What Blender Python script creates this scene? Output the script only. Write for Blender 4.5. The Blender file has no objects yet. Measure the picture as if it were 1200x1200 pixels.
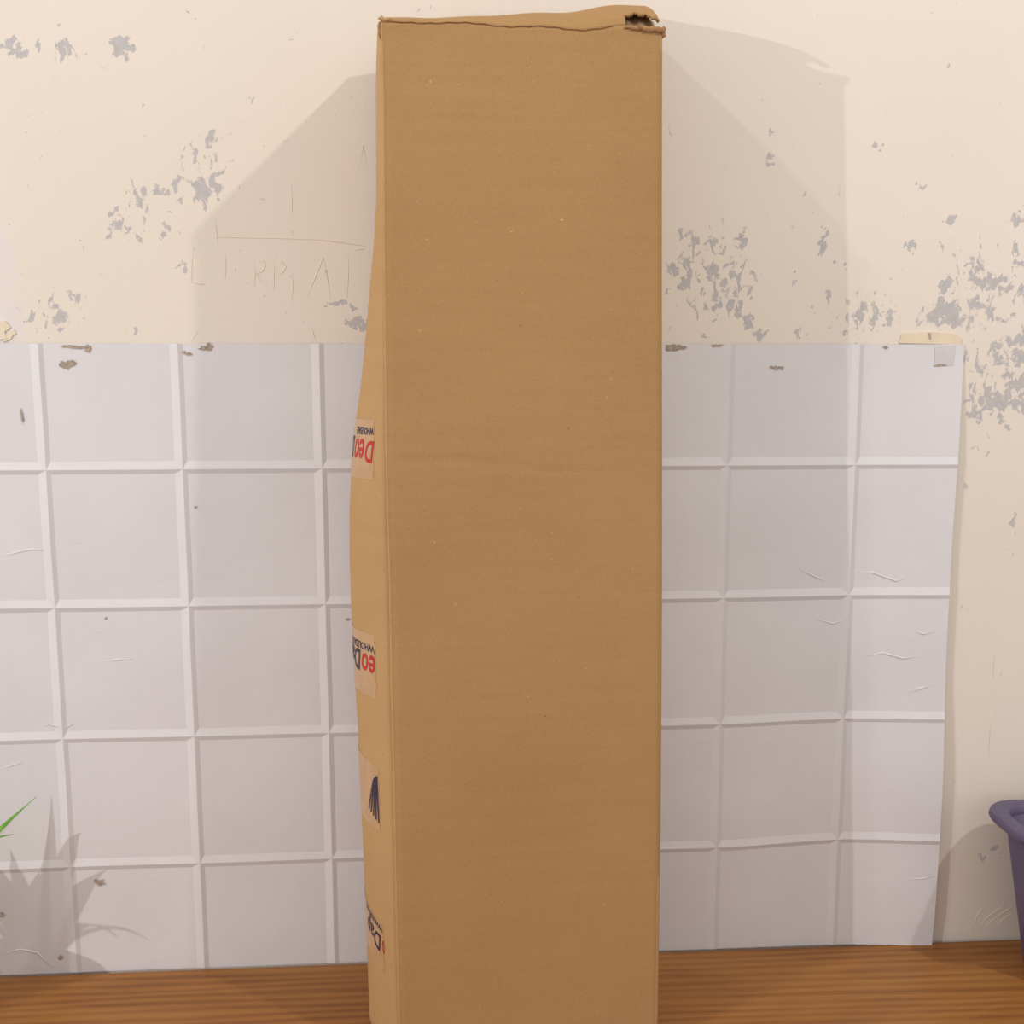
import bpy, bmesh, math, random
import numpy as np
from mathutils import Vector, Matrix, noise as mnoise

random.seed(7)
scene = bpy.context.scene
COL = scene.collection

# ------------------------------------------------------------------ camera
FPX = 1254.2                       # focal length in pixels of the 1200 px frame
PITCH, YAW = math.radians(8.177), math.radians(3.82)
CAM = Vector((0.0, -1.2, 0.714))
FW = Vector((math.sin(YAW) * math.cos(PITCH), math.cos(YAW) * math.cos(PITCH), -math.sin(PITCH)))
RT = Vector((math.cos(YAW), -math.sin(YAW), 0.0))
UP = RT.cross(FW)
cd = bpy.data.cameras.new('camera')
cd.sensor_width = 36.0
cd.lens = FPX / 1200.0 * 36.0
cd.clip_start = 0.02
cam = bpy.data.objects.new('camera', cd)
COL.objects.link(cam)
m3 = Matrix((RT, UP, -FW)).transposed()
cam.matrix_world = Matrix.Translation(CAM) @ m3.to_4x4()
scene.camera = cam

# ------------------------------------------------------------------ light
world = bpy.data.worlds.new('room_light')
scene.world = world
world.use_nodes = True
bg = world.node_tree.nodes['Background']
bg.inputs[0].default_value = (1.0, 0.965, 0.93, 1)
bg.inputs[1].default_value = 0.66

def lamp(name, loc, watt, radius, col):
    l = bpy.data.lights.new(name, 'POINT')
    l.energy = watt
    l.shadow_soft_size = radius
    l.color = col
    o = bpy.data.objects.new(name, l)
    o.location = loc
    COL.objects.link(o)

lamp('lamp_right', (1.32, -1.16, 2.18), 56.0, 0.030, (1.0, 0.97, 0.95))
lamp('lamp_left', (-1.41, -1.02, 2.27), 30.0, 0.032, (1.0, 0.97, 0.95))
lamp('lamp_side', (-2.75, -2.00, 1.08), 118.0, 0.015, (1.0, 0.97, 0.98))

vs = scene.view_settings
vs.view_transform = 'Standard'
vs.look = 'None'
vs.gamma = 1.0
vs.use_curve_mapping = False
vs.exposure = 0.09

# ------------------------------------------------------------------ helpers
def at(x, y, Y=0.0):
    """point in the plane Y seen at photograph position x, y"""
    d = FW * FPX + RT * (x - 600.0) - UP * (y - 600.0)
    return CAM + d * ((Y - CAM.y) / d.y)

def lin(r, g, b):
    def f(c):
        c /= 255.0
        return c / 12.92 if c <= 0.04045 else ((c + 0.055) / 1.055) ** 2.4
    return (f(r), f(g), f(b), 1.0)

def smooth(a, b, x):
    t = min(1.0, max(0.0, (x - a) / (b - a)))
    return t * t * (3 - 2 * t)

def link(name, me, parent=None, mat=None):
    o = bpy.data.objects.new(name, me)
    COL.objects.link(o)
    if parent is not None:
        o.parent = parent
    if mat is not None and me is not None and not me.materials:
        me.materials.append(mat)
    return o

def mesh(name, verts, faces, mat=None, parent=None, shade=False):
    me = bpy.data.meshes.new(name)
    me.from_pydata([tuple(v) for v in verts], [], faces)
    me.update()
    if shade:
        me.polygons.foreach_set('use_smooth', [True] * len(me.polygons))
    return link(name, me, parent, mat)

def grid(name, fn, nu, nv, mat, parent=None, thick=0.0, shade=True, keep=None, flip=False):
    verts, faces = [], []
    for j in range(nv + 1):
        for i in range(nu + 1):
            verts.append(fn(i / nu, j / nv))
    for j in range(nv):
        for i in range(nu):
            if keep and not keep((i + .5) / nu, (j + .5) / nv):
                continue
            a = j * (nu + 1) + i
            f = [a, a + 1, a + nu + 2, a + nu + 1]
            faces.append(f[::-1] if flip else f)
    o = mesh(name, verts, faces, mat, parent, shade)
    if thick:
        s = o.modifiers.new('thickness', 'SOLIDIFY')
        s.thickness = thick
        s.offset = -1
    return o

def thing(name, label, cat, loc=(0, 0, 0), group=None):
    o = bpy.data.objects.new(name, None)
    COL.objects.link(o)
    o.location = loc
    o.empty_display_size = .05
    tag(o, label, cat, group)
    return o

def tag(o, label, cat, group=None):
    o['label'] = label
    o['category'] = cat
    if group:
        o['group'] = group

def tube(name, pts, r, mat, parent=None, seg=6, taper=False):
    verts, faces = [], []
    pts = [Vector(p) for p in pts]
    n = len(pts)
    for i, p in enumerate(pts):
        t = (pts[min(n - 1, i + 1)] - pts[max(0, i - 1)]).normalized()
        a = t.cross(Vector((0, 1, 0.01))).normalized()
        b = t.cross(a)
        rr = (r[i] if isinstance(r, list) else r) * (0.25 if taper and i in (0, n - 1) else 1.0)
        for k in range(seg):
            an = 2 * math.pi * k / seg
            verts.append(p + (a * math.cos(an) + b * math.sin(an)) * rr)
    for i in range(n - 1):
        for k in range(seg):
            k2 = (k + 1) % seg
            faces.append((i * seg + k, i * seg + k2, (i + 1) * seg + k2, (i + 1) * seg + k))
    faces.append(tuple(range(seg))[::-1])
    faces.append(tuple((n - 1) * seg + k for k in range(seg)))
    return mesh(name, verts, faces, mat, parent, True)

# ------------------------------------------------------------------ materials
def new_mat(name, rough=0.6):
    m = bpy.data.materials.new(name)
    m.use_nodes = True
    nt = m.node_tree
    b = nt.nodes['Principled BSDF']
    b.inputs['Roughness'].default_value = rough
    b.inputs['Specular IOR Level'].default_value = 0.3
    return m, nt, b

def nd(nt, typ, **kw):
    n = nt.nodes.new(typ)
    for k, v in kw.items():
        setattr(n, k, v)
    return n

def coords(nt, scale=(1, 1, 1), rot=(0, 0, 0)):
    tc = nd(nt, 'ShaderNodeTexCoord')
    mp = nd(nt, 'ShaderNodeMapping')
    mp.inputs['Scale'].default_value = scale
    mp.inputs['Rotation'].default_value = rot
    nt.links.new(tc.outputs['Object'], mp.inputs['Vector'])
    return mp.outputs['Vector']

def noise_node(nt, vec, scale, detail=3, rough=.55, dist=0.0):
    n = nd(nt, 'ShaderNodeTexNoise')
    n.inputs['Scale'].default_value = scale
    n.inputs['Detail'].default_value = detail
    n.inputs['Roughness'].default_value = rough
    n.inputs['Distortion'].default_value = dist
    nt.links.new(vec, n.inputs['Vector'])
    return n.outputs['Fac']

def ramp(nt, fac, stops):
    r = nd(nt, 'ShaderNodeValToRGB')
    e = r.color_ramp.elements
    while len(e) < len(stops):
        e.new(0.5)
    for i, (p, c) in enumerate(stops):
        e[i].position = p
        e[i].color = c
    nt.links.new(fac, r.inputs[0])
    return r.outputs[0]

def mix(nt, fac, a, b, mode='MIX'):
    n = nd(nt, 'ShaderNodeMix', data_type='RGBA', blend_type=mode)
    for sock, v in ((n.inputs[0], fac), (n.inputs[6], a), (n.inputs[7], b)):
        if hasattr(v, 'links'):
            nt.links.new(v, sock)
        else:
            sock.default_value = v
    return n.outputs[2]

def mth(nt, op, a, b=None, c=None):
    n = nd(nt, 'ShaderNodeMath', operation=op)
    for i, v in enumerate((a, b, c)):
        if v is None:
            continue
        if hasattr(v, 'links'):
            nt.links.new(v, n.inputs[i])
        else:
            n.inputs[i].default_value = v
    return n.outputs[0]

def bump(nt, b, h, strength, dist):
    n = nd(nt, 'ShaderNodeBump')
    n.inputs['Strength'].default_value = strength
    n.inputs['Distance'].default_value = dist
    nt.links.new(h, n.inputs['Height'])
    nt.links.new(n.outputs[0], b.inputs['Normal'])

def plain(name, col, rough=.6, var=0.06, scale=40, spec=.3):
    m, nt, b = new_mat(name, rough)
    v = noise_node(nt, coords(nt), scale, 3)
    hi = tuple(min(1, c * (1 + var)) for c in col[:3]) + (1,)
    lo = tuple(c * (1 - var) for c in col[:3]) + (1,)
    nt.links.new(ramp(nt, v, [(.3, lo), (.7, hi)]), b.inputs['Base Color'])
    b.inputs['Specular IOR Level'].default_value = spec
    return m

# cream wall paint worn through to grey plaster
M_WALL, nt, b = new_mat('worn_cream_paint', .55)
vec = coords(nt)
att = nd(nt, 'ShaderNodeAttribute', attribute_name='wear')
att2 = nd(nt, 'ShaderNodeAttribute', attribute_name='pale')
n1 = mth(nt, 'MULTIPLY_ADD', noise_node(nt, coords(nt, (1, 1, .62), (0, .5, 0)), 110, 6, .62, .8), 1.7, -.35)
dens = mth(nt, 'MULTIPLY_ADD', att.outputs['Fac'], .55, n1)
mask = mth(nt, 'SMOOTH_MIN', 1.0, mth(nt, 'MULTIPLY', mth(nt, 'MAXIMUM', mth(nt, 'SUBTRACT', dens, .81), 0.0), 45.0), .02)
big = noise_node(nt, vec, 3.0, 3)
cream = ramp(nt, big, [(.3, lin(228, 216, 202)), (.7, lin(232, 221, 208))])
pale = mix(nt, mth(nt, 'MULTIPLY', att2.outputs['Fac'], mth(nt, 'MULTIPLY', noise_node(nt, vec, 60, 4, .6, .5), 1.7)), cream, lin(222, 216, 220))
grey = ramp(nt, noise_node(nt, vec, 160, 3), [(.3, lin(184, 180, 178)), (.7, lin(197, 192, 190))])
nt.links.new(mix(nt, mask, pale, grey), b.inputs['Base Color'])
fine = noise_node(nt, coords(nt, (1, 1, .35)), 140, 4)
hh = mth(nt, 'MULTIPLY_ADD', mask, -.8, mth(nt, 'MULTIPLY', fine, .35))
bump(nt, b, hh, .35, .0012)

# wallpaper sheet
M_SHEET, nt, b = new_mat('white_vinyl_wallpaper', .42)
vec = coords(nt)
v = noise_node(nt, vec, 9, 4)
nt.links.new(ramp(nt, v, [(.3, lin(217, 214, 216)), (.7, lin(222, 219, 221))]), b.inputs['Base Color'])
h = mth(nt, 'MULTIPLY_ADD', noise_node(nt, vec, 260, 3), .25, noise_node(nt, vec, 22, 3, .5, 1.2))
bump(nt, b, h, .16, .003)

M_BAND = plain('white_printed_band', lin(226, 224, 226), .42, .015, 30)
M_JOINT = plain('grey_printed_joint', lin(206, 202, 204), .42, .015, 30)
M_TORN = plain('torn_brown_paper', lin(168, 152, 138), .9, .32, 300)
M_MASK = plain('old_cream_tape', lin(228, 212, 186), .4, .05, 60)
M_CLEAR = plain('dull_clear_tape', lin(208, 203, 202), .3, .04, 60)
M_SCR = plain('scratched_paint', lin(226, 212, 194), .7, .05, 90)

# cardboard
def cardboard(name, c1, c2):
    m, nt, b = new_mat(name, .75)
    vec = coords(nt)
    a = noise_node(nt, vec, 5, 3)
    flute = noise_node(nt, coords(nt, (6, 6, 90)), 1.6, 3)
    fib = noise_node(nt, vec, 620, 2, .7)
    fac = mth(nt, 'MULTIPLY_ADD', fib, .55, mth(nt, 'MULTIPLY_ADD', flute, .16, mth(nt, 'MULTIPLY', a, .39)))
    c = ramp(nt, fac, [(.36, c1), (.72, c2)])
    speck = noise_node(nt, vec, 260, 2, .5)
    c = mix(nt, mth(nt, 'GREATER_THAN', speck, .765), c, lin(206, 172, 122))
    speck2 = noise_node(nt, vec, 205, 2, .5)
    c = mix(nt, mth(nt, 'LESS_THAN', speck2, .215), c, lin(140, 100, 66))
    nt.links.new(c, b.inputs['Base Color'])
    b.inputs['Specular IOR Level'].default_value = .2
    bump(nt, b, mth(nt, 'MULTIPLY_ADD', fib, .4, flute), .06, .001)
    return m
M_CARD = cardboard('brown_cardboard', lin(163, 125, 80), lin(179, 141, 94))
M_CARD_LIT = cardboard('lit_side_cardboard', lin(176, 138, 92), lin(191, 153, 106))  # same cardboard made lighter: light from the left put into the colour
M_CARD_EDGE = cardboard('rubbed_cardboard', lin(180, 142, 96), lin(198, 161, 114))
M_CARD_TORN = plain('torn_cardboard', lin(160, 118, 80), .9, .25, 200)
M_CARD_IN = plain('inner_cardboard', lin(150, 122, 92), .9, .25, 120)
M_TAPE = plain('clear_packing_tape', lin(188, 151, 110), .32, .07, 60, .45)
M_RED = plain('red_print', lin(186, 40, 42), .4, .05, 60)
M_NAVY = plain('navy_print', lin(52, 42, 70), .4, .05, 60)

# wood-grain laminate
M_WOOD, nt, b = new_mat('wood_grain_laminate', .38)
g1 = noise_node(nt, coords(nt, (2.2, 15, 15)), 1.0, 6, .58, 1.6)
g2 = noise_node(nt, coords(nt, (6, 380, 380)), 1.0, 3, .6, .5)
wv = nd(nt, 'ShaderNodeTexWave', wave_type='RINGS', rings_direction='Z')
wv.inputs['Scale'].default_value = 2.6
wv.inputs['Distortion'].default_value = 5.0
wv.inputs['Detail'].default_value = 3
wv.inputs['Detail Scale'].default_value = 1.2
nt.links.new(coords(nt, (.8, 9, 9)), wv.inputs['Vector'])
fac = mth(nt, 'MULTIPLY_ADD', g1, .56, mth(nt, 'MULTIPLY_ADD', g2, .28, mth(nt, 'MULTIPLY', wv.outputs['Fac'], .16)))
c = ramp(nt, fac, [(.34, lin(128, 80, 35)), (.45, lin(147, 95, 44)), (.56, lin(158, 105, 51)), (.70, lin(168, 116, 60))])
nt.links.new(c, b.inputs['Base Color'])
bump(nt, b, g2, .08, .0006)

M_FLOOR = plain('grey_floor', lin(150, 142, 134), .7, .06, 8)
M_LEG = plain('dark_table_leg', lin(70, 48, 34), .5)
M_BIN = plain('purple_plastic', lin(92, 83, 110), .45, .04, 120, .4)
M_LEAF, nt, b = new_mat('artificial_leaf', .4)
v = noise_node(nt, coords(nt, (30, 30, 30)), 1.5, 2)
nt.links.new(ramp(nt, v, [(.3, lin(86, 140, 40)), (.7, lin(140, 188, 72))]), b.inputs['Base Color'])
b.inputs['Transmission Weight'].default_value = 0.0
M_POT = plain('white_ceramic', lin(214, 210, 204), .3)
M_SOIL = plain('dark_soil', lin(64, 48, 36), .95, .4, 150)

# ------------------------------------------------------------------ setting
TABLE_H = 0.75
# worn patches on the wall: x, y, half width, half height in the photograph, density
WEAR = [(15,56,14,12,.95),(28,49,6,5,.6),(49,57,6,13,.6),(71,62,9,12,.75),(81,56,8,9,.7),(129,53,6,6,.6),(144,56,15,14,.9),(67,26,12,16,.37),(98,61,4,4,.6),
(255,161,16,7,.65),(240,178,7,6,.65),(225,195,8,7,.6),(161,225,15,9,.75),(187,226,13,9,.6),(208,216,9,7,.65),(238,221,13,19,.92),(257,203,8,6,.7),(259,218,9,13,.65),(133,247,8,8,.95),(139,266,16,12,.72),(157,276,7,13,.65),(191,277,10,8,.6),(212,309,7,5,1.),(204,262,6,6,.6),(180,245,40,40,.3),(240,200,34,45,.37),
(90,345,16,7,.65),(62,358,6,5,.8),(45,354,4,4,.8),(40,375,8,10,.65),(67,373,7,10,.7),(60,383,5,4,.7),(81,375,4,7,.6),(60,370,40,25,.37),(157,388,4,4,.9),
(401,358,17,5,1.),(423,377,18,7,1.),(13,268,4,4,.7),(390,45,4,3,.7),
(808,277,15,7,.75),(821,289,12,9,.75),(802,300,10,9,.72),(795,315,16,15,.78),(802,334,9,7,.75),(831,315,15,13,.75),(844,330,12,9,.7),(861,337,12,15,.75),(840,356,10,15,.75),(862,362,12,11,.8),(879,339,5,9,.7),(876,375,10,9,.8),(889,392,11,9,.8),(870,285,10,9,.92),(838,281,6,5,.6),(964,283,5,17,1.),(930,324,5,5,.8),(969,343,6,9,.75),(949,364,5,5,.8),(981,309,4,4,.8),(1009,367,12,11,.72),(1029,345,6,7,.7),(1027,367,9,9,.65),(1042,375,8,9,.72),(996,394,6,4,.7),(937,392,6,5,.8),(823,392,6,4,.6),(840,325,60,60,.37),(1015,368,45,35,.37),
(1108,337,13,10,.85),(1106,369,26,19,.9),(1080,375,9,11,.7),(1144,304,10,19,.75),(1157,334,20,11,.85),(1177,338,14,9,.8),(1151,360,11,15,.72),(1162,375,9,13,.72),(1142,371,7,11,.65),(1192,259,9,13,.92),(1187,289,5,11,.7),(1192,307,6,6,.85),(1115,261,5,8,.85),(1069,285,8,8,.6),(1031,172,5,7,.75),(1082,219,8,5,.6),(904,157,5,4,.6),(904,184,5,9,.55),(1147,296,14,5,.6),(1145,340,60,60,.38),
(1170,414,15,17,.75),(1192,402,11,13,.75),(1189,436,13,21,.8),(1166,425,9,9,.7),(1170,466,32,15,.88),(1155,474,20,11,.8),(1196,466,12,22,.8),(1140,489,11,7,.75),(1174,489,9,11,.72),(1142,455,9,9,.65),(1181,455,11,10,.75),(1177,506,7,7,.6),(1165,450,60,70,.38),(1151,530,10,12,.42),(1187,609,8,24,.4),
(1152,1000,8,12,.62),(1166,994,5,5,.7),(1174,1004,5,10,.66),(1206,420,20,60,.75),(1215,340,20,30,.7),(-15,60,14,12,.8)]
PALE = [(0,305,18,40,.55),(4,375,24,34,.6)]

def axis_coords(lo, hi, a, b, fine, coarse):
    xs = list(np.arange(lo, a, coarse)) + list(np.arange(a, b, fine)) + list(np.arange(b, hi + coarse, coarse))
    return np.unique(np.round(np.array(xs), 5))

xs = axis_coords(-2.4, 2.4, -0.56, 0.76, 0.003, 0.15)
zs = np.concatenate([np.arange(-TABLE_H, 0.04, 0.1), np.arange(0.04, 0.22, 0.006), np.arange(0.22, 0.49, 0.02), np.arange(0.5, 1.13, 0.003), np.arange(1.135, 2.6, 0.15)])
zs = np.unique(np.round(zs, 5))
XX, ZZ = np.meshgrid(xs, zs)
def field(blobs):
    out = np.zeros_like(XX)
    rng = np.random.default_rng(5)
    WX, WZ = XX.copy(), ZZ.copy()
    for _ in range(14):
        kx, kz = rng.normal(0, 330, 2)
        ph = rng.uniform(0, 6.28, 2)
        WX += .0011 * np.sin(kx * XX + kz * ZZ + ph[0])
        WZ += .0011 * np.sin(kz * XX - kx * ZZ + ph[1])
    for (x, y, rx, ry, s) in blobs:
        p = at(x, y, 0.0)
        k = 1.0 / 1045.0
        r2 = ((WX - p.x) / (rx * k * 1.2)) ** 2 + ((WZ - p.z) / (ry * k * 1.2)) ** 2
        out = np.maximum(out, s * np.clip(1.15 * (1 - r2), 0, 1))
    return out
wear, pale_f = field(WEAR), field(PALE)
nx, nz = len(xs), len(zs)
me = bpy.data.meshes.new('wall_back')
vv = np.stack([XX.ravel(), np.zeros(nx * nz), ZZ.ravel()], 1)
idx = np.arange(nx * nz).reshape(nz, nx)
ff = np.stack([idx[:-1, :-1].ravel(), idx[:-1, 1:].ravel(), idx[1:, 1:].ravel(), idx[1:, :-1].ravel()], 1)
me.vertices.add(len(vv)); me.vertices.foreach_set('co', vv.ravel())
me.loops.add(ff.size); me.loops.foreach_set('vertex_index', ff.ravel())
me.polygons.add(len(ff)); me.polygons.foreach_set('loop_start', np.arange(0, ff.size, 4))
me.update(calc_edges=True)
for nm, fld in (('wear', wear), ('pale', pale_f)):
    a_ = me.attributes.new(nm, 'FLOAT', 'POINT')
    a_.data.foreach_set('value', fld.ravel().astype(np.float32))
wall = link('wall_back', me, None, M_WALL)
wall['kind'] = 'structure'
wall['label'] = 'cream painted wall with worn grey patches and scratched letters'

# scratched letters and strokes in the paint
SCR = [[(226,289),(225,310),(225,331),(234,333),(242,333)],[(227,277),(262,278),(318,279),(375,281),(432,289)],[(251,248),(254,272),(256,289)],[(264,293),(265,312),(264,330)],[(282,292),(297,291)],
[(298,304),(299,320),(298,338)],[(298,307),(309,306),(311,312),(308,318),(300,321),(309,331)],[(322,304),(321,325),(322,343)],[(322,306),(331,307),(335,313),(332,319),(323,326)],
[(342,315),(343,335),(342,355)],[(358,353),(369,326),(379,302),(384,328),(388,354)],[(408,295),(408,325),(407,354)],[(406,296),(418,293),(428,292)],[(420,324),(427,313)],[(407,322),(418,320)],
[(419,203),(426,171),(431,199)],[(341,210),(342,235),(342,254)],[(225,400),(229,392),(233,386)],[(364,379),(367,390),(370,399)],[(363,398),(366,388)],[(397,382),(397,399)],[(387,197),(388,228)],[(405,196),(405,222)],
[(1137,1094),(1143,1077),(1149,1066),(1158,1061)],[(1143,1091),(1158,1074),(1172,1064),(1183,1058)],[(1152,1088),(1166,1076),(1180,1066),(1196,1057)],[(1162,1089),(1178,1075),(1198,1062)],[(1149,1083),(1160,1069)],
[(1143,1012),(1143,1032)],[(1150,1010),(1148,1024)],[(1166,1008),(1164,1024)],[(1177,1004),(1174,1024)],[(1119,1031),(1115,1037)],[(1172,640),(1171,668)],[(1167,745),(1165,772),(1163,798)],[(1107,235),(1110,240)],[(1162,830),(1160,858),(1158,890)]]
for s in SCR:
    pts = [at(x + random.uniform(-.4, .4), y, 0.00015) for x, y in s]
    o = tube('scratch', pts, 0.0006, M_SCR, wall, 6, True)

fl = mesh('floor', [(-2.4, -3.2, -TABLE_H), (2.4, -3.2, -TABLE_H), (2.4, 0, -TABLE_H), (-2.4, 0, -TABLE_H)], [(0, 1, 2, 3)], M_FLOOR)
fl['kind'] = 'structure'

# ------------------------------------------------------------------ table
table = thing('table', 'wood-grain laminate table pushed against the cream wall', 'table', (0, -0.42, -TABLE_H))
def box_mesh(name, lo, hi, mat, parent, bev=0.002):
    bm = bmesh.new()
    bmesh.ops.create_cube(bm, size=1)
    for v_ in bm.verts:
        v_.co = Vector([(lo[i] + hi[i]) / 2 + v_.co[i] * (hi[i] - lo[i]) for i in range(3)])
    if bev:
        bmesh.ops.bevel(bm, geom=bm.edges[:], offset=bev, segments=2, affect='EDGES')
    me_ = bpy.data.meshes.new(name)
    bm.to_mesh(me_); bm.free()
    return link(name, me_, parent, mat)
TO = Vector((0, -0.42, -TABLE_H))
def rel(p, origin): return tuple(Vector(p) - origin)
box_mesh('tabletop', rel((-1.1, -0.85, -0.03), TO), rel((1.1, -0.004, 0.0), TO), M_WOOD, table)
for lx in (-1.04, 1.0):
    for ly in (-0.80, -0.08):
        box_mesh('leg', rel((lx, ly, -TABLE_H), TO), rel((lx + .05, ly + .05, -0.03), TO), M_LEG, table)

# ------------------------------------------------------------------ wallpaper sheet
TILE = 0.1528
SHEET_TOP = 0.7296
XL = [-0.7400, -0.5830, -0.4310, -0.2841, -0.1318, 0.0210, 0.1738, 0.3265, 0.4751, 0.5965]
ZL = [0.0008, 0.1323, 0.2859, 0.4382, 0.5927, SHEET_TOP]
SX0, SX1 = XL[0], XL[-1]
def sheet_pt(x, z, h):
    """bends of the loose sheet: it lifts off the wall towards its free right edge"""
    e = smooth(0.46, 0.60, x) * smooth(SHEET_TOP + .01, 0.50, z)
    lift = e * (0.008 + 0.002 * math.sin(z * 11.0))
    wav = 0.0007 * math.sin(x * 23 + z * 7) + 0.0006 * math.sin(z * 31 - x * 9)
    low = smooth(.62, .1, z)
    dz = 0.0055 * smooth(0.33, 0.50, x) * low * (0.0 if z < .02 else 1.0) - 0.0015 * smooth(.53, .60, x) * low
    dx = 0.0035 * smooth(.5, .6, x) * (math.sin(z * 9 + .5) - .4) * .6
    return Vector((x + dx, -0.0024 - wav * (1 if 0.02 < z else 0.3) - lift - h, z + dz))
sheet = thing('wallpaper_sheet', 'white tile-patterned wallpaper sheet stuck on the lower cream wall', 'wallpaper', (0, 0, 0))
RH = 0.0010                         # ridge height between the tiles
def tile(ix, iz):
    x0, x1, z0, z1 = XL[ix], XL[ix + 1], ZL[iz], ZL[iz + 1]
    l = 0.0052 if ix > 0 else 0.0
    r = 0.0088 if ix < len(XL) - 2 else 0.0
    bt = 0.0092 if iz > 0 else 0.0
    tp = 0.0050 if iz < len(ZL) - 2 else 0.0
    n = 8 if ix < len(XL) - 2 else 20
    verts, faces, mi = [], [], []
    def ring_rows(inner):
        a0, a1, c0, c1 = (x0 + l, x1 - r, z0 + bt, z1 - tp) if inner else (x0, x1, z0, z1)
        return a0, a1, c0, c1
    def hgt(inner, side):
        return 0.0 if inner or side == 0.0 else RH
    o0, o1, p0, p1 = ring_rows(False)
    i0, i1, q0, q1 = ring_rows(True)
    def add(x, z, h):
        verts.append(sheet_pt(x, z, h)); return len(verts) - 1
    # inner field
    inn = [[add(i0 + (i1 - i0) * i / n, q0 + (q1 - q0) * j / n, 0.0) for i in range(n + 1)] for j in range(n + 1)]
    for j in range(n):
        for i in range(n):
            faces.append((inn[j][i], inn[j][i + 1], inn[j + 1][i + 1], inn[j + 1][i])); mi.append(0)
    for side, w in (('b', bt), ('t', tp), ('l', l), ('r', r)):
        if w == 0.0:
            continue
        row_i, row_o = [], []
        for i in range(n + 1):
            t = i / n
            if side == 'b':
                row_i.append(add(i0 + (i1 - i0) * t, q0, 0)); row_o.append(add(o0 + (o1 - o0) * t, p0, RH))
            elif side == 't':
                row_i.append(add(i0 + (i1 - i0) * t, q1, 0)); row_o.append(add(o0 + (o1 - o0) * t, p1, RH))
            elif side == 'l':
                row_i.append(add(i0, q0 + (q1 - q0) * t, 0)); row_o.append(add(o0, p0 + (p1 - p0) * t, RH))
            else:
                row_i.append(add(i1, q0 + (q1 - q0) * t, 0)); row_o.append(add(o1, p0 + (p1 - p0) * t, RH))
        for i in range(n):
            f = (row_o[i], row_o[i + 1], row_i[i + 1], row_i[i])
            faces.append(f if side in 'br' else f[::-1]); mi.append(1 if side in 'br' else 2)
    me_ = bpy.data.meshes.new('tile')
    me_.from_pydata([tuple(v_) for v_ in verts], [], faces)
    me_.update()
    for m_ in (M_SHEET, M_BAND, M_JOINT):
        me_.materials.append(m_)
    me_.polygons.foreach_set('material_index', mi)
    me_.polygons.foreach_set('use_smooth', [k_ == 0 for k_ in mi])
    link('tile', me_, sheet)
for iz in range(len(ZL) - 1):
    for ix in range(len(XL) - 1):
        tile(ix, iz)
# backing paper behind the tile pattern
def back_fn(u, v):
    p = sheet_pt(SX0 + (SX1 - SX0) * u, ZL[0] + (SHEET_TOP - ZL[0]) * v, 0)
    return (p.x, p.y + 0.0007, p.z)
grid('backing', back_fn, 90, 40, M_SHEET, sheet, 0.0)

# torn spots, tape and creases on the sheet
def flake(name, cx, cy, rx, ry, mat, parent, n=17, off=0.0006, rough=.42):
    c_ = at(cx, cy, 0.0)
    k = 1 / 1045.0
    verts = [sheet_pt(c_.x, c_.z, off)]
    for i in range(n):
        an = 2 * math.pi * i / n
        rr = 1 + random.uniform(-rough, rough)
        verts.append(sheet_pt(c_.x + math.cos(an) * rx * k * rr, c_.z + math.sin(an) * ry * k * rr, off))
    faces = [(0, 1 + (i + 1) % n, 1 + i) for i in range(n)]
    return mesh(name, verts, faces, mat, parent)
for f in [(80,428,7,5),(86,424,4,3),(240,408,6,3),(246,406,4,4),(223,415,3,2),(216,413,2,2),(96,407,9,2),(104,409,4,4),(80,406,8,1.5),(789,407,9,4),(800,408,5,2),(908,431,5,2),(915,431,3,2),(903,430,2,1.5),
          (840,405,7,1.5),(1037,407,4,2),(408,725,2.5,1.5),(118,1033,6,5),(72,1121,3,4),(4,1070,4,3),(230,594,1.5,1.5),(125,724,1.5,1.5),(1101,428,8,1.5),(27,487,1.5,8)]:
    flake('torn_spot', *f, M_TORN, sheet)
def crease(pts):
    w = []
    for (x, y) in pts:
        p = at(x, y, 0.0)
        w.append(sheet_pt(p.x, p.z, -0.0002))
    tube('crease', w, 0.0010, M_SHEET, sheet, 6, True)
for cpts in [[(935,667),(950,674),(965,682)],[(1000,672),(1020,671),(1048,681),(1060,678)],[(1080,662),(1100,668)],[(880,731),(905,733)],[(955,726),(975,732),(1000,722)],[(1063,737),(1080,743),(1095,740)],[(1010,771),(1032,766),(1055,772),(1075,770)],
             [(1060,814),(1075,808),(1090,804)],[(1058,812),(1075,807),(1090,803)],[(1020,899),(1045,903)],[(1075,872),(1090,870)],[(1050,950),(1068,955)],[(925,1068),(950,1066)],[(955,1022),(975,1024)],[(1055,1030),(1075,1028),(1090,1025)],[(1020,1062),(1045,1059)],
             [(835,1029),(870,1027)],[(0,652),(20,647),(38,643),(60,645)],[(70,637),(95,636)],[(120,775),(140,772),(158,772)],[(100,740),(118,741)],[(45,850),(60,848),(75,853),(92,846)],[(0,900),(15,896),(28,893)],[(75,906),(94,907)],[(80,947),(92,946)],[(210,1111),(235,1116)],
             [(0,1118),(25,1111),(45,1115),(62,1133)],[(20,1048),(48,1052)],[(255,484),(270,480)],[(185,681),(200,675)]]:
    crease(cpts)
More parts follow.
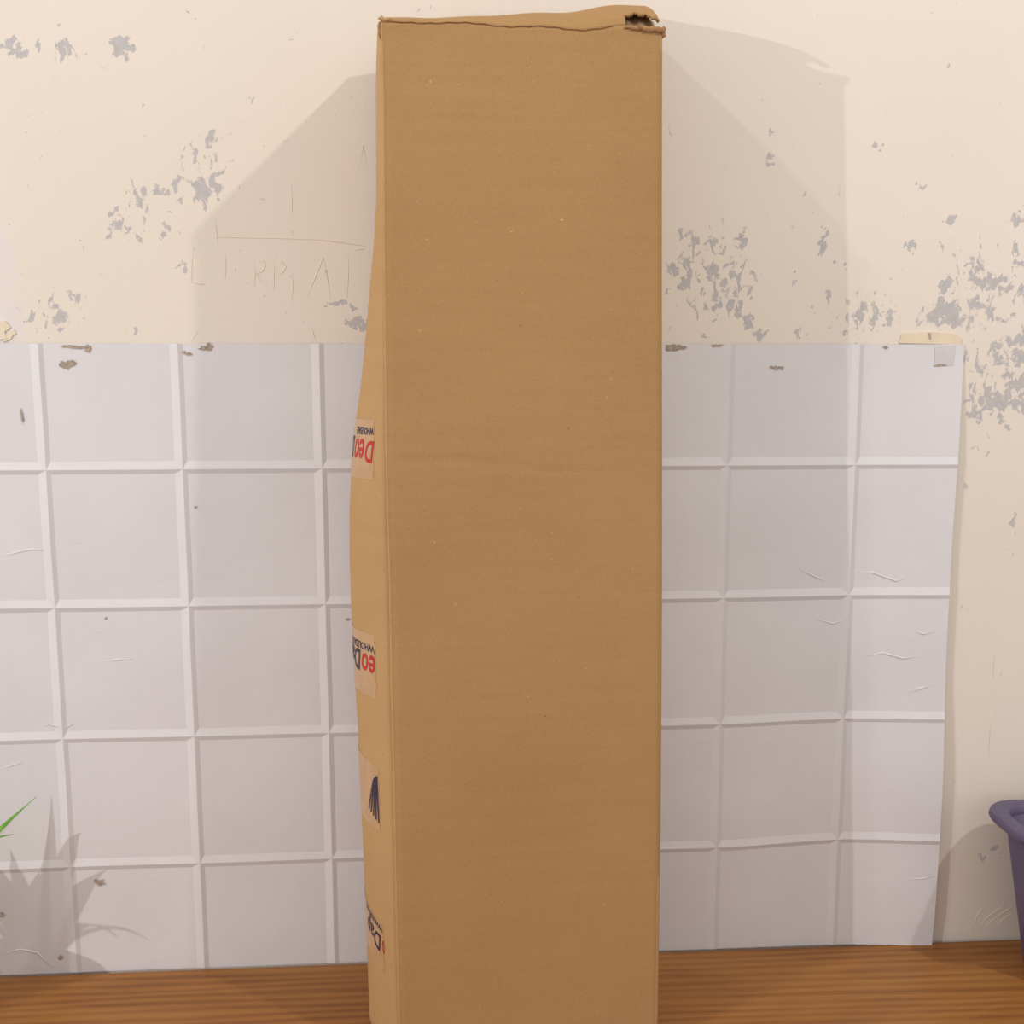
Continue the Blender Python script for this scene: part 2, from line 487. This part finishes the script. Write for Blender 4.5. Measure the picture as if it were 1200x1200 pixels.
# strip of old tape at the sheet's top right corner, half on the wall
def quad_on_wall(name, pts, mat, parent, off):
    f_ = [at(x, y, -off) for x, y in pts]
    b_ = [v_ + Vector((0, off * .8, 0)) for v_ in f_]
    n = len(pts)
    faces = [tuple(range(n))[::-1], tuple(range(n, 2 * n))] + [(i, (i + 1) % n, n + (i + 1) % n, n + i) for i in range(n)]
    return mesh(name, f_ + b_, faces, mat, parent)
quad_on_wall('tape_strip', [(1054,402),(1057,391),(1090,389),(1120,391),(1127,397),(1125,404)], M_MASK, sheet, .0016)
_q = [at(x, y, 0.0) for x, y in [(1094,407),(1118,405),(1116,428),(1095,428)]]
mesh('clear_tape', [sheet_pt(p_.x, p_.z, .0004) for p_ in _q], [(3, 2, 1, 0)], M_CLEAR, sheet)
quad_on_wall('tape_edge', [(1088,390),(1091,390),(1091,398),(1089,397)], M_TORN, sheet, .0020)
# flaking paint curl where the wall meets the sheet at the far left
quad_on_wall('paint_flake', [(-6,378),(6,376),(12,384),(5,389),(8,397),(-6,399)], M_MASK, wall, .0014)
quad_on_wall('paint_flake', [(6,392),(16,386),(19,391),(15,393),(12,398),(4,401)], M_MASK, wall, .001)

# ------------------------------------------------------------------ cardboard box
BO = Vector((0.08, -0.115, 0.0))
box = thing('cardboard_box', 'tall plain brown cardboard box standing upright on the table', 'box', BO)
FLb, FRb = Vector((-0.049, -0.190, 0.001)), Vector((0.2215, -0.178, 0.001))
BLb, BRb = Vector((-0.068, -0.050, 0.001)), Vector((0.213, -0.040, 0.001))
FLt, FRt = Vector((-0.0510, -0.155, 1.0195)), Vector((0.2140, -0.145, 1.0235))
BLt, BRt = Vector((-0.0590, -0.028, 1.034)), Vector((0.205, -0.026, 1.062))
def interp(tab, t):
    for (a, va), (c_, vc) in zip(tab, tab[1:]):
        if t <= c_:
            k = (t - a) / (c_ - a)
            return va + (vc - va) * k
    return tab[-1][1]
FRONT_L = [(28,446),(130,448),(300,449),(400,450),(500,451),(600,453),(700,456),(800,457.5),(900,460),(1000,462),(1100,464),(1250,468)]
SIL_L = [(20,442.5),(90,440.5),(230,441),(280,438.5),(330,434),(400,428),(450,423),(500,416),(540,412),(600,409.5),(650,409.5),(700,411),(800,416),(850,419.5),(900,421),(1000,426),(1100,430),(1190,433),(1300,437)]
def front_left(v):
    p = FLb.lerp(FLt, v)
    # follow the slightly uneven corner
    d = p - CAM
    y = 600 - FPX * d.dot(UP) / d.dot(FW)
    q = at(interp(FRONT_L, y), y, p.y)
    return Vector((q.x, p.y, p.z))
def front_right(v):
    p = FRb.lerp(FRt, v)
    p.x += 0.0012 * math.sin(v * 5.0) + 0.0010 * math.sin(math.pi * v)
    return p
def loc(v_): return tuple(Vector(v_) - BO)
FOLD = 0.0016
def front_fn(u, v):
    a, c_ = front_left(v), front_right(v)
    a = a + Vector((FOLD, 0, 0))
    p = a.lerp(c_, u)
    # cardboard is never quite flat; one shallow crease crosses it near the middle
    p.y += 0.0016 * math.sin(math.pi * u) * math.sin(math.pi * v * 1.5 + .4)
    yc = 0.617 - 0.014 * smooth(.15, .75, u) + 0.001 * math.sin(u * 30)
    k = (p.z - yc) / 0.0035
    p.y += 0.0007 * math.exp(-k * k) * smooth(.88, .70, u) * smooth(0, .08, u)
    # the top edge is a hand-bent crease
    p.z += (0.0012 * math.sin(u * 9) + 0.0008 * math.sin(u * 23 + 1) - 0.003 * math.exp(-((u - .72) / .12) ** 2)) * smooth(.97, 1., v)
    return loc(p)
# rows closer together round the crease
def vmap(v):
    return v
front = grid('front_panel', front_fn, 40, 260, M_CARD, box, 0.003)
def side_pt(u, v, off=0.0):
    """left side: bulges outwards between its front and back corner"""
    a = front_left(v)
    a = a + Vector((0, FOLD, 0))
    b_ = BLb.lerp(BLt, v)
    p = a.lerp(b_, u)
    mid = a.lerp(b_, .52)
    d = mid - CAM
    y = 600 - FPX * d.dot(UP) / d.dot(FW)
    q = at(interp(SIL_L, y), y, mid.y)
    bul = q.x - mid.x
    s = math.sin(math.pi * min(1, max(0, u / 1.04))) ** 0.9
    return Vector((p.x + bul * s - off, p.y, p.z))
side = grid('side_panel', lambda u, v: loc(side_pt(1 - u, v)), 24, 120, M_CARD_LIT, box, 0.003)
def fold_fn(u, v):
    a = front_left(v)
    an = u * math.pi / 2
    w = (0.0002 * math.sin(v * 140) + 0.0002 * math.sin(v * 333)) * math.sin(u * math.pi)
    cx, cy = a.x + FOLD, a.y + FOLD
    r = FOLD + w
    return loc((cx - r * math.cos(an), cy - r * math.sin(an), a.z))
grid('folded_corner', fold_fn, 5, 200, M_CARD_LIT, box)
def rside(u, v):
    a, b_ = front_right(v), BRb.lerp(BRt, v)
    p = a.lerp(b_, u)
    p.x += 0.004 * math.sin(math.pi * u) * math.sin(math.pi * v)
    return loc(p)
grid('side_panel', rside, 10, 40, M_CARD, box, 0.003)
grid('back_panel', lambda u, v: loc((BRb.lerp(BRt, v)).lerp(BLb.lerp(BLt, v), u)), 6, 20, M_CARD, box, 0.003)
grid('bottom_flap', lambda u, v: loc((FLb.lerp(FRb, 1 - u)).lerp(BLb.lerp(BRb, 1 - u), v) + Vector((0, 0, .0005))), 4, 4, M_CARD, box, 0)

# top flap: rises from the crease, bulging higher towards the right
def top_edge(u):
    return Vector(front_fn(u, 1.0)) + BO
def flap_fn(u, v):
    a = top_edge(u)
    a.x -= FOLD * smooth(.03, 0, u)
    b_ = BLt.lerp(BRt, u)
    p = a.lerp(b_, v)
    h0 = 0.0075 + 0.0155 * smooth(0, 1.0, u) + 0.003 * u
    kk = 0.07 + 0.10 * u
    p.z += h0 * (1 - math.exp(-v / kk)) * (1 - .45 * v) + 0.0006 * math.sin(u * 17) * (1 if v > .02 else 0)
    p.y -= 0.0018 * math.sin(math.pi * min(1, v * 9))
    if u > .985:
        p.z -= 0.004 * (u - .985) / .015
    return loc(p)
def flap_keep(u, v):
    if u < .865:
        return True
    tear = 0.055 + 0.05 * smooth(.865, .91, u) - .03 * smooth(.93, 1.0, u) + .012 * math.sin(u * 160)
    return v > tear
grid('top_flap', flap_fn, 90, 70, M_CARD, box, 0.0028, keep=flap_keep)
# inner flap seen in the torn corner
def inner_fn(u, v):
    uu = .84 + .155 * u
    a = top_edge(uu) + Vector((0, .004, -.004))
    return loc(a + Vector((0, v * .035, v * .030 + .0012 * math.sin(u * 19 + v * 7) - .010 * smooth(.8, 1, u) * v)))
grid('inner_flap', inner_fn, 16, 10, M_CARD_IN, box, 0.002)
# torn, rubbed lip along the crease at the right corner
lip = []
for i in range(22):
    t = i / 21
    uu = .86 + .152 * t
    p = top_edge(min(1, uu)) + Vector((max(0, uu - 1) * .27, -.0005, -.0022 + .0004 * math.sin(i * .9)))
    lip.append(loc(p))
tube('torn_lip', lip, [.0012 + .0016 * smooth(0, 12, i) + .0004 * math.sin(i * 1.9) for i in range(22)], M_CARD_TORN, box, 8, True)
lip = [loc(top_edge(1.0) + Vector((.0012 + .001 * math.sin(i * 2.1), .001, .002 - i * .0022))) for i in range(6)]
tube('torn_lip', lip, 0.0022, M_CARD_TORN, box, 7, True)
lip = [loc(top_edge(0.0) + Vector((-.0026 - .0004 * math.sin(i), .002, .001 - i * .003))) for i in range(6)]
tube('torn_lip', lip, 0.0018, M_CARD_TORN, box, 7, True)
lip = [loc(top_edge(0.0) + Vector((-.004 + i * .003, .0005, .003 + .0012 * math.sin(i * 2.0)))) for i in range(5)]
tube('torn_lip', lip, 0.0022, M_CARD_EDGE, box, 7, True)
# dark bent line under the flap
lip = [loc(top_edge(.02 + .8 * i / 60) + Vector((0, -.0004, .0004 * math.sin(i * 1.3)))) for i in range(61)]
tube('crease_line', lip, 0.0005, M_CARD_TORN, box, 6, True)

# ---- printed tape on the left side; (s, z): metres back from the corner, height
SIDE_LEN = 0.135
def side_sz(s, z, off):
    return side_pt(max(0, min(1, s / SIDE_LEN)), max(0, min(1, (z - 0.001) / 1.019)), off)
def zpix(x, y):
    return at(x, y, -0.155).z
def tape(s0, s1, z0, z1, ang=0.0, edge=0.0):
    ca, sa = math.cos(ang), math.sin(ang)
    def fn(u, v):
        s = (s1 - s0) * u
        z = (z1 - z0) * (v - .5) + edge * math.sin(v * 9 + 2) * (1 - u)
        s += .0012 * math.sin(v * 23) * (1 - u)
        return loc(side_sz(s0 + s * ca - z * sa * .0, (z0 + z1) / 2 + z + s * sa, 0.0003))
    return grid('tape', fn, 22, 10, M_TAPE, box, 0.0, flip=True)
def print_text(txt, s, z, size, mat, parent, squeeze=1.0, ang=0.0, bold=0.0, shear=0.0, off=0.0006):
    cu = bpy.data.curves.new('lettering', 'FONT')
    cu.body = txt
    cu.size = size
    cu.shear = shear
    cu.offset = bold
    cu.resolution_u = 3
    tmp = bpy.data.objects.new('lettering', cu)
    COL.objects.link(tmp)
    me_ = bpy.data.meshes.new_from_object(tmp)
    bpy.data.objects.remove(tmp)
    bm = bmesh.new(); bm.from_mesh(me_)
    bmesh.ops.triangulate(bm, faces=bm.faces[:])
    bmesh.ops.subdivide_edges(bm, edges=[e for e in bm.edges if e.calc_length() > size * .25], cuts=1)
    w = max(v_.co.x for v_ in bm.verts) * squeeze
    for v_ in bm.verts:
        tx, ty = v_.co.x * squeeze, v_.co.y
        ss = s + tx * math.cos(ang) + ty * math.sin(ang) * 0
        zz = z - ty + tx * math.sin(ang)
        v_.co = Vector(loc(side_sz(ss, zz, off)))
    # keep only what lies on the side panel
    bm.to_mesh(me_); bm.free()
    me_.name = 'lettering'
    o = link('lettering', me_, parent, mat)
    return w
# first tape
t1 = tape(0.014, 0.130, zpix(440, 563), zpix(440, 493), -.09)
print_text('WHOLESALE', 0.0145, zpix(440, 502.5), 0.0100, M_NAVY, t1, .62, -.09, .0003)
w = print_text('D', 0.0125, zpix(440, 518.5), 0.030, M_RED, t1, .62, -.09, .0006, .2)
w += print_text('eo', 0.0130 + w, zpix(440, 518.5), 0.040, M_RED, t1, .58, -.09, .0006, .2)
print_text('Dap', 0.0150 + w, zpix(440, 518.5), 0.030, M_NAVY, t1, .62, -.09, .0005, .2)
# second tape
t2 = tape(0.016, 0.130, zpix(440, 818), zpix(440, 745), -.05)
print_text('WHOLESALE', 0.0165, zpix(440, 757.5), 0.0100, M_NAVY, t2, .8, -.05, .0002)
w = print_text('eo', 0.0145, zpix(440, 770), 0.037, M_RED, t2, .58, -.05, .0006, .2)
print_text('Dap', 0.0150 + w, zpix(440, 769), 0.031, M_NAVY, t2, .75, -.05, .0006, .2)
# folded tape end with packed stripes
t3 = tape(0.017, 0.130, zpix(440, 972), zpix(440, 898), .05)
for i in range(5):
    s_top, s_bot = 0.0185 + .0012 * i, 0.0175 + .0042 * i
    za, zb = zpix(438, 908 + 1.5 * i), zpix(438, 962 - 2.2 * i)
    fn = lambda u, v, s_top=s_top, s_bot=s_bot, za=za, zb=zb: loc(side_sz(s_bot + (s_top - s_bot) * v + .0016 * u, zb + (za - zb) * v, .0012))
    grid('stripe', fn, 1, 8, M_NAVY, t3, 0.0, flip=True)
# slanting tape near the foot
t4 = tape(0.018, 0.130, zpix(440, 1134), zpix(440, 1080), .22)
print_text('WHOLESALE', 0.019, zpix(444, 1082), 0.0085, M_NAVY, t4, .8, .22, .0002)
print_text('o', 0.0165, zpix(444, 1097), 0.030, M_RED, t4, .22, .22, .0003)
print_text('Dap', 0.021, zpix(444, 1094), 0.027, M_NAVY, t4, .72, .22, .0004, .2)

# ------------------------------------------------------------------ purple container
def rr_ring(x0, x1, y0, y1, r, z, n=8):
    pts = []
    for cx, cy, a0 in ((x1 - r, y1 - r, 0), (x0 + r, y1 - r, 90), (x0 + r, y0 + r, 180), (x1 - r, y0 + r, 270)):
        for i in range(n + 1):
            an = math.radians(a0 + 90 * i / n)
            pts.append(Vector((cx + r * math.cos(an), cy + r * math.sin(an), z)))
    return pts
def loft(name, rings, mat, parent, cap0=True, cap1=False):
    n = len(rings[0])
    verts = [p for r_ in rings for p in r_]
    faces = []
    for j in range(len(rings) - 1):
        for i in range(n):
            i2 = (i + 1) % n
            faces.append((j * n + i, j * n + i2, (j + 1) * n + i2, (j + 1) * n + i))
    if cap0: faces.append(tuple(range(n))[::-1])
    if cap1: faces.append(tuple((len(rings) - 1) * n + i for i in range(n)))
    return mesh(name, verts, faces, mat, parent, True)
PO = Vector((0.76, -0.086, 0.0))
planter = thing('plastic_container', 'purple plastic container with a wide flat rim beside the cream wall', 'container', PO)
PX0, PX1, PY0, PY1, PZ = 0.633 - PO.x, 0.89 - PO.x, -0.150 - PO.y, -0.022 - PO.y, 0.192
def ring(ins, z, r): return rr_ring(PX0 + ins, PX1 - ins, PY0 + ins, PY1 - ins, r, z, 10)
loft('body', [ring(.047, .0005, .012), ring(.044, .004, .014), ring(.020, PZ - .022, .026), ring(.022, PZ - .010, .026), ring(.024, PZ - .010, .024), ring(.046, .006, .010)], M_BIN, planter, True, True)
loft('rim', [ring(.0205, PZ - .024, .026), ring(.012, PZ - .014, .032), ring(.002, PZ - .010, .042), ring(0, PZ - .006, .044), ring(.0015, PZ - .001, .043), ring(.004, PZ, .042), ring(.018, PZ, .030), ring(.021, PZ - .002, .027), ring(.0225, PZ - .012, .025), ring(.0225, PZ - .024, .025)], M_BIN, planter, False, False)

# ------------------------------------------------------------------ plant
GO = Vector((-0.605, -0.115, 0.0))
plant = thing('potted_plant', 'plant with long pointed green leaves reaching in at the left edge', 'plant', GO)
def circ(r, z, n=28): return [Vector((r * math.cos(2 * math.pi * i / n), r * math.sin(2 * math.pi * i / n), z)) for i in range(n)]
loft('pot', [circ(.034, .0005), circ(.036, .003), circ(.046, .07), circ(.048, .078), circ(.048, .082), circ(.044, .082), circ(.043, .070)], M_POT, plant, True, True)
loft('soil', [circ(.0425, .0705), circ(.030, .074), circ(.006, .076)], M_SOIL, plant, False, True)
def leaf(p0, p1, p2, w, face=Vector((0, 0, 1))):
    verts, faces = [], []
    n = 14
    for i in range(n + 1):
        t = i / n
        p = p0 * (1 - t) ** 2 + p1 * 2 * t * (1 - t) + p2 * t * t
        tg = (p1 - p0) * 2 * (1 - t) + (p2 - p1) * 2 * t
        tg.normalize()
        sd = tg.cross(face)
        if sd.length < .2: sd = tg.cross(Vector((1, .3, 0)))
        sd.normalize()
        nn = sd.cross(tg).normalized()
        ww = w * (0.35 + 0.65 * math.sin(math.pi * min(1, t * .9 + .12))) * (1 - t ** 3) + .0002
        verts += [p + sd * ww + nn * ww * .35, p, p - sd * ww + nn * ww * .35]
        if i:
            a = (i - 1) * 3
            faces += [(a, a + 1, a + 4, a + 3), (a + 1, a + 2, a + 5, a + 4)]
    o = mesh('leaf', [tuple(v_ - GO) for v_ in verts], faces, M_LEAF, plant, True)
    s = o.modifiers.new('thickness', 'SOLIDIFY'); s.thickness = .0006
def base(dx=0, dy=0): return GO + Vector((dx, dy, .073))
leaf(base(.012, .01), Vector((-.535, -.075, .165)), at(43, 933.5, -.012), .0072, Vector((0, -.8, .6)))
leaf(base(.015, .0), Vector((-.535, -.085, .205)), at(16, 978, -.05), .0085, Vector((0, -.5, .85)))
for (tx, ty, tz, mx, my, mz, w) in [(-.492,-.088,.168,-.545,-.10,.15,.011),(-.520,-.050,.150,-.56,-.08,.14,.010),(-.535,-.075,.10,-.57,-.10,.12,.011),
        (-.565,-.03,.17,-.59,-.08,.16,.010),(-.60,-.02,.19,-.60,-.08,.17,.009),(-.64,-.03,.18,-.62,-.08,.18,.009),(-.70,-.06,.16,-.66,-.10,.19,.009),(-.71,-.12,.18,-.65,-.12,.19,.009),(-.69,-.19,.15,-.65,-.15,.18,.009),
        (-.63,-.21,.15,-.62,-.17,.17,.009),(-.585,-.20,.14,-.595,-.16,.16,.009),(-.63,-.12,.21,-.62,-.12,.17,.009),(-.66,-.10,.20,-.63,-.11,.18,.008)]:
    leaf(base((tx - GO.x) * .12, (ty - GO.y) * .12), Vector((mx, my, mz)), Vector((tx, ty, tz)), w)
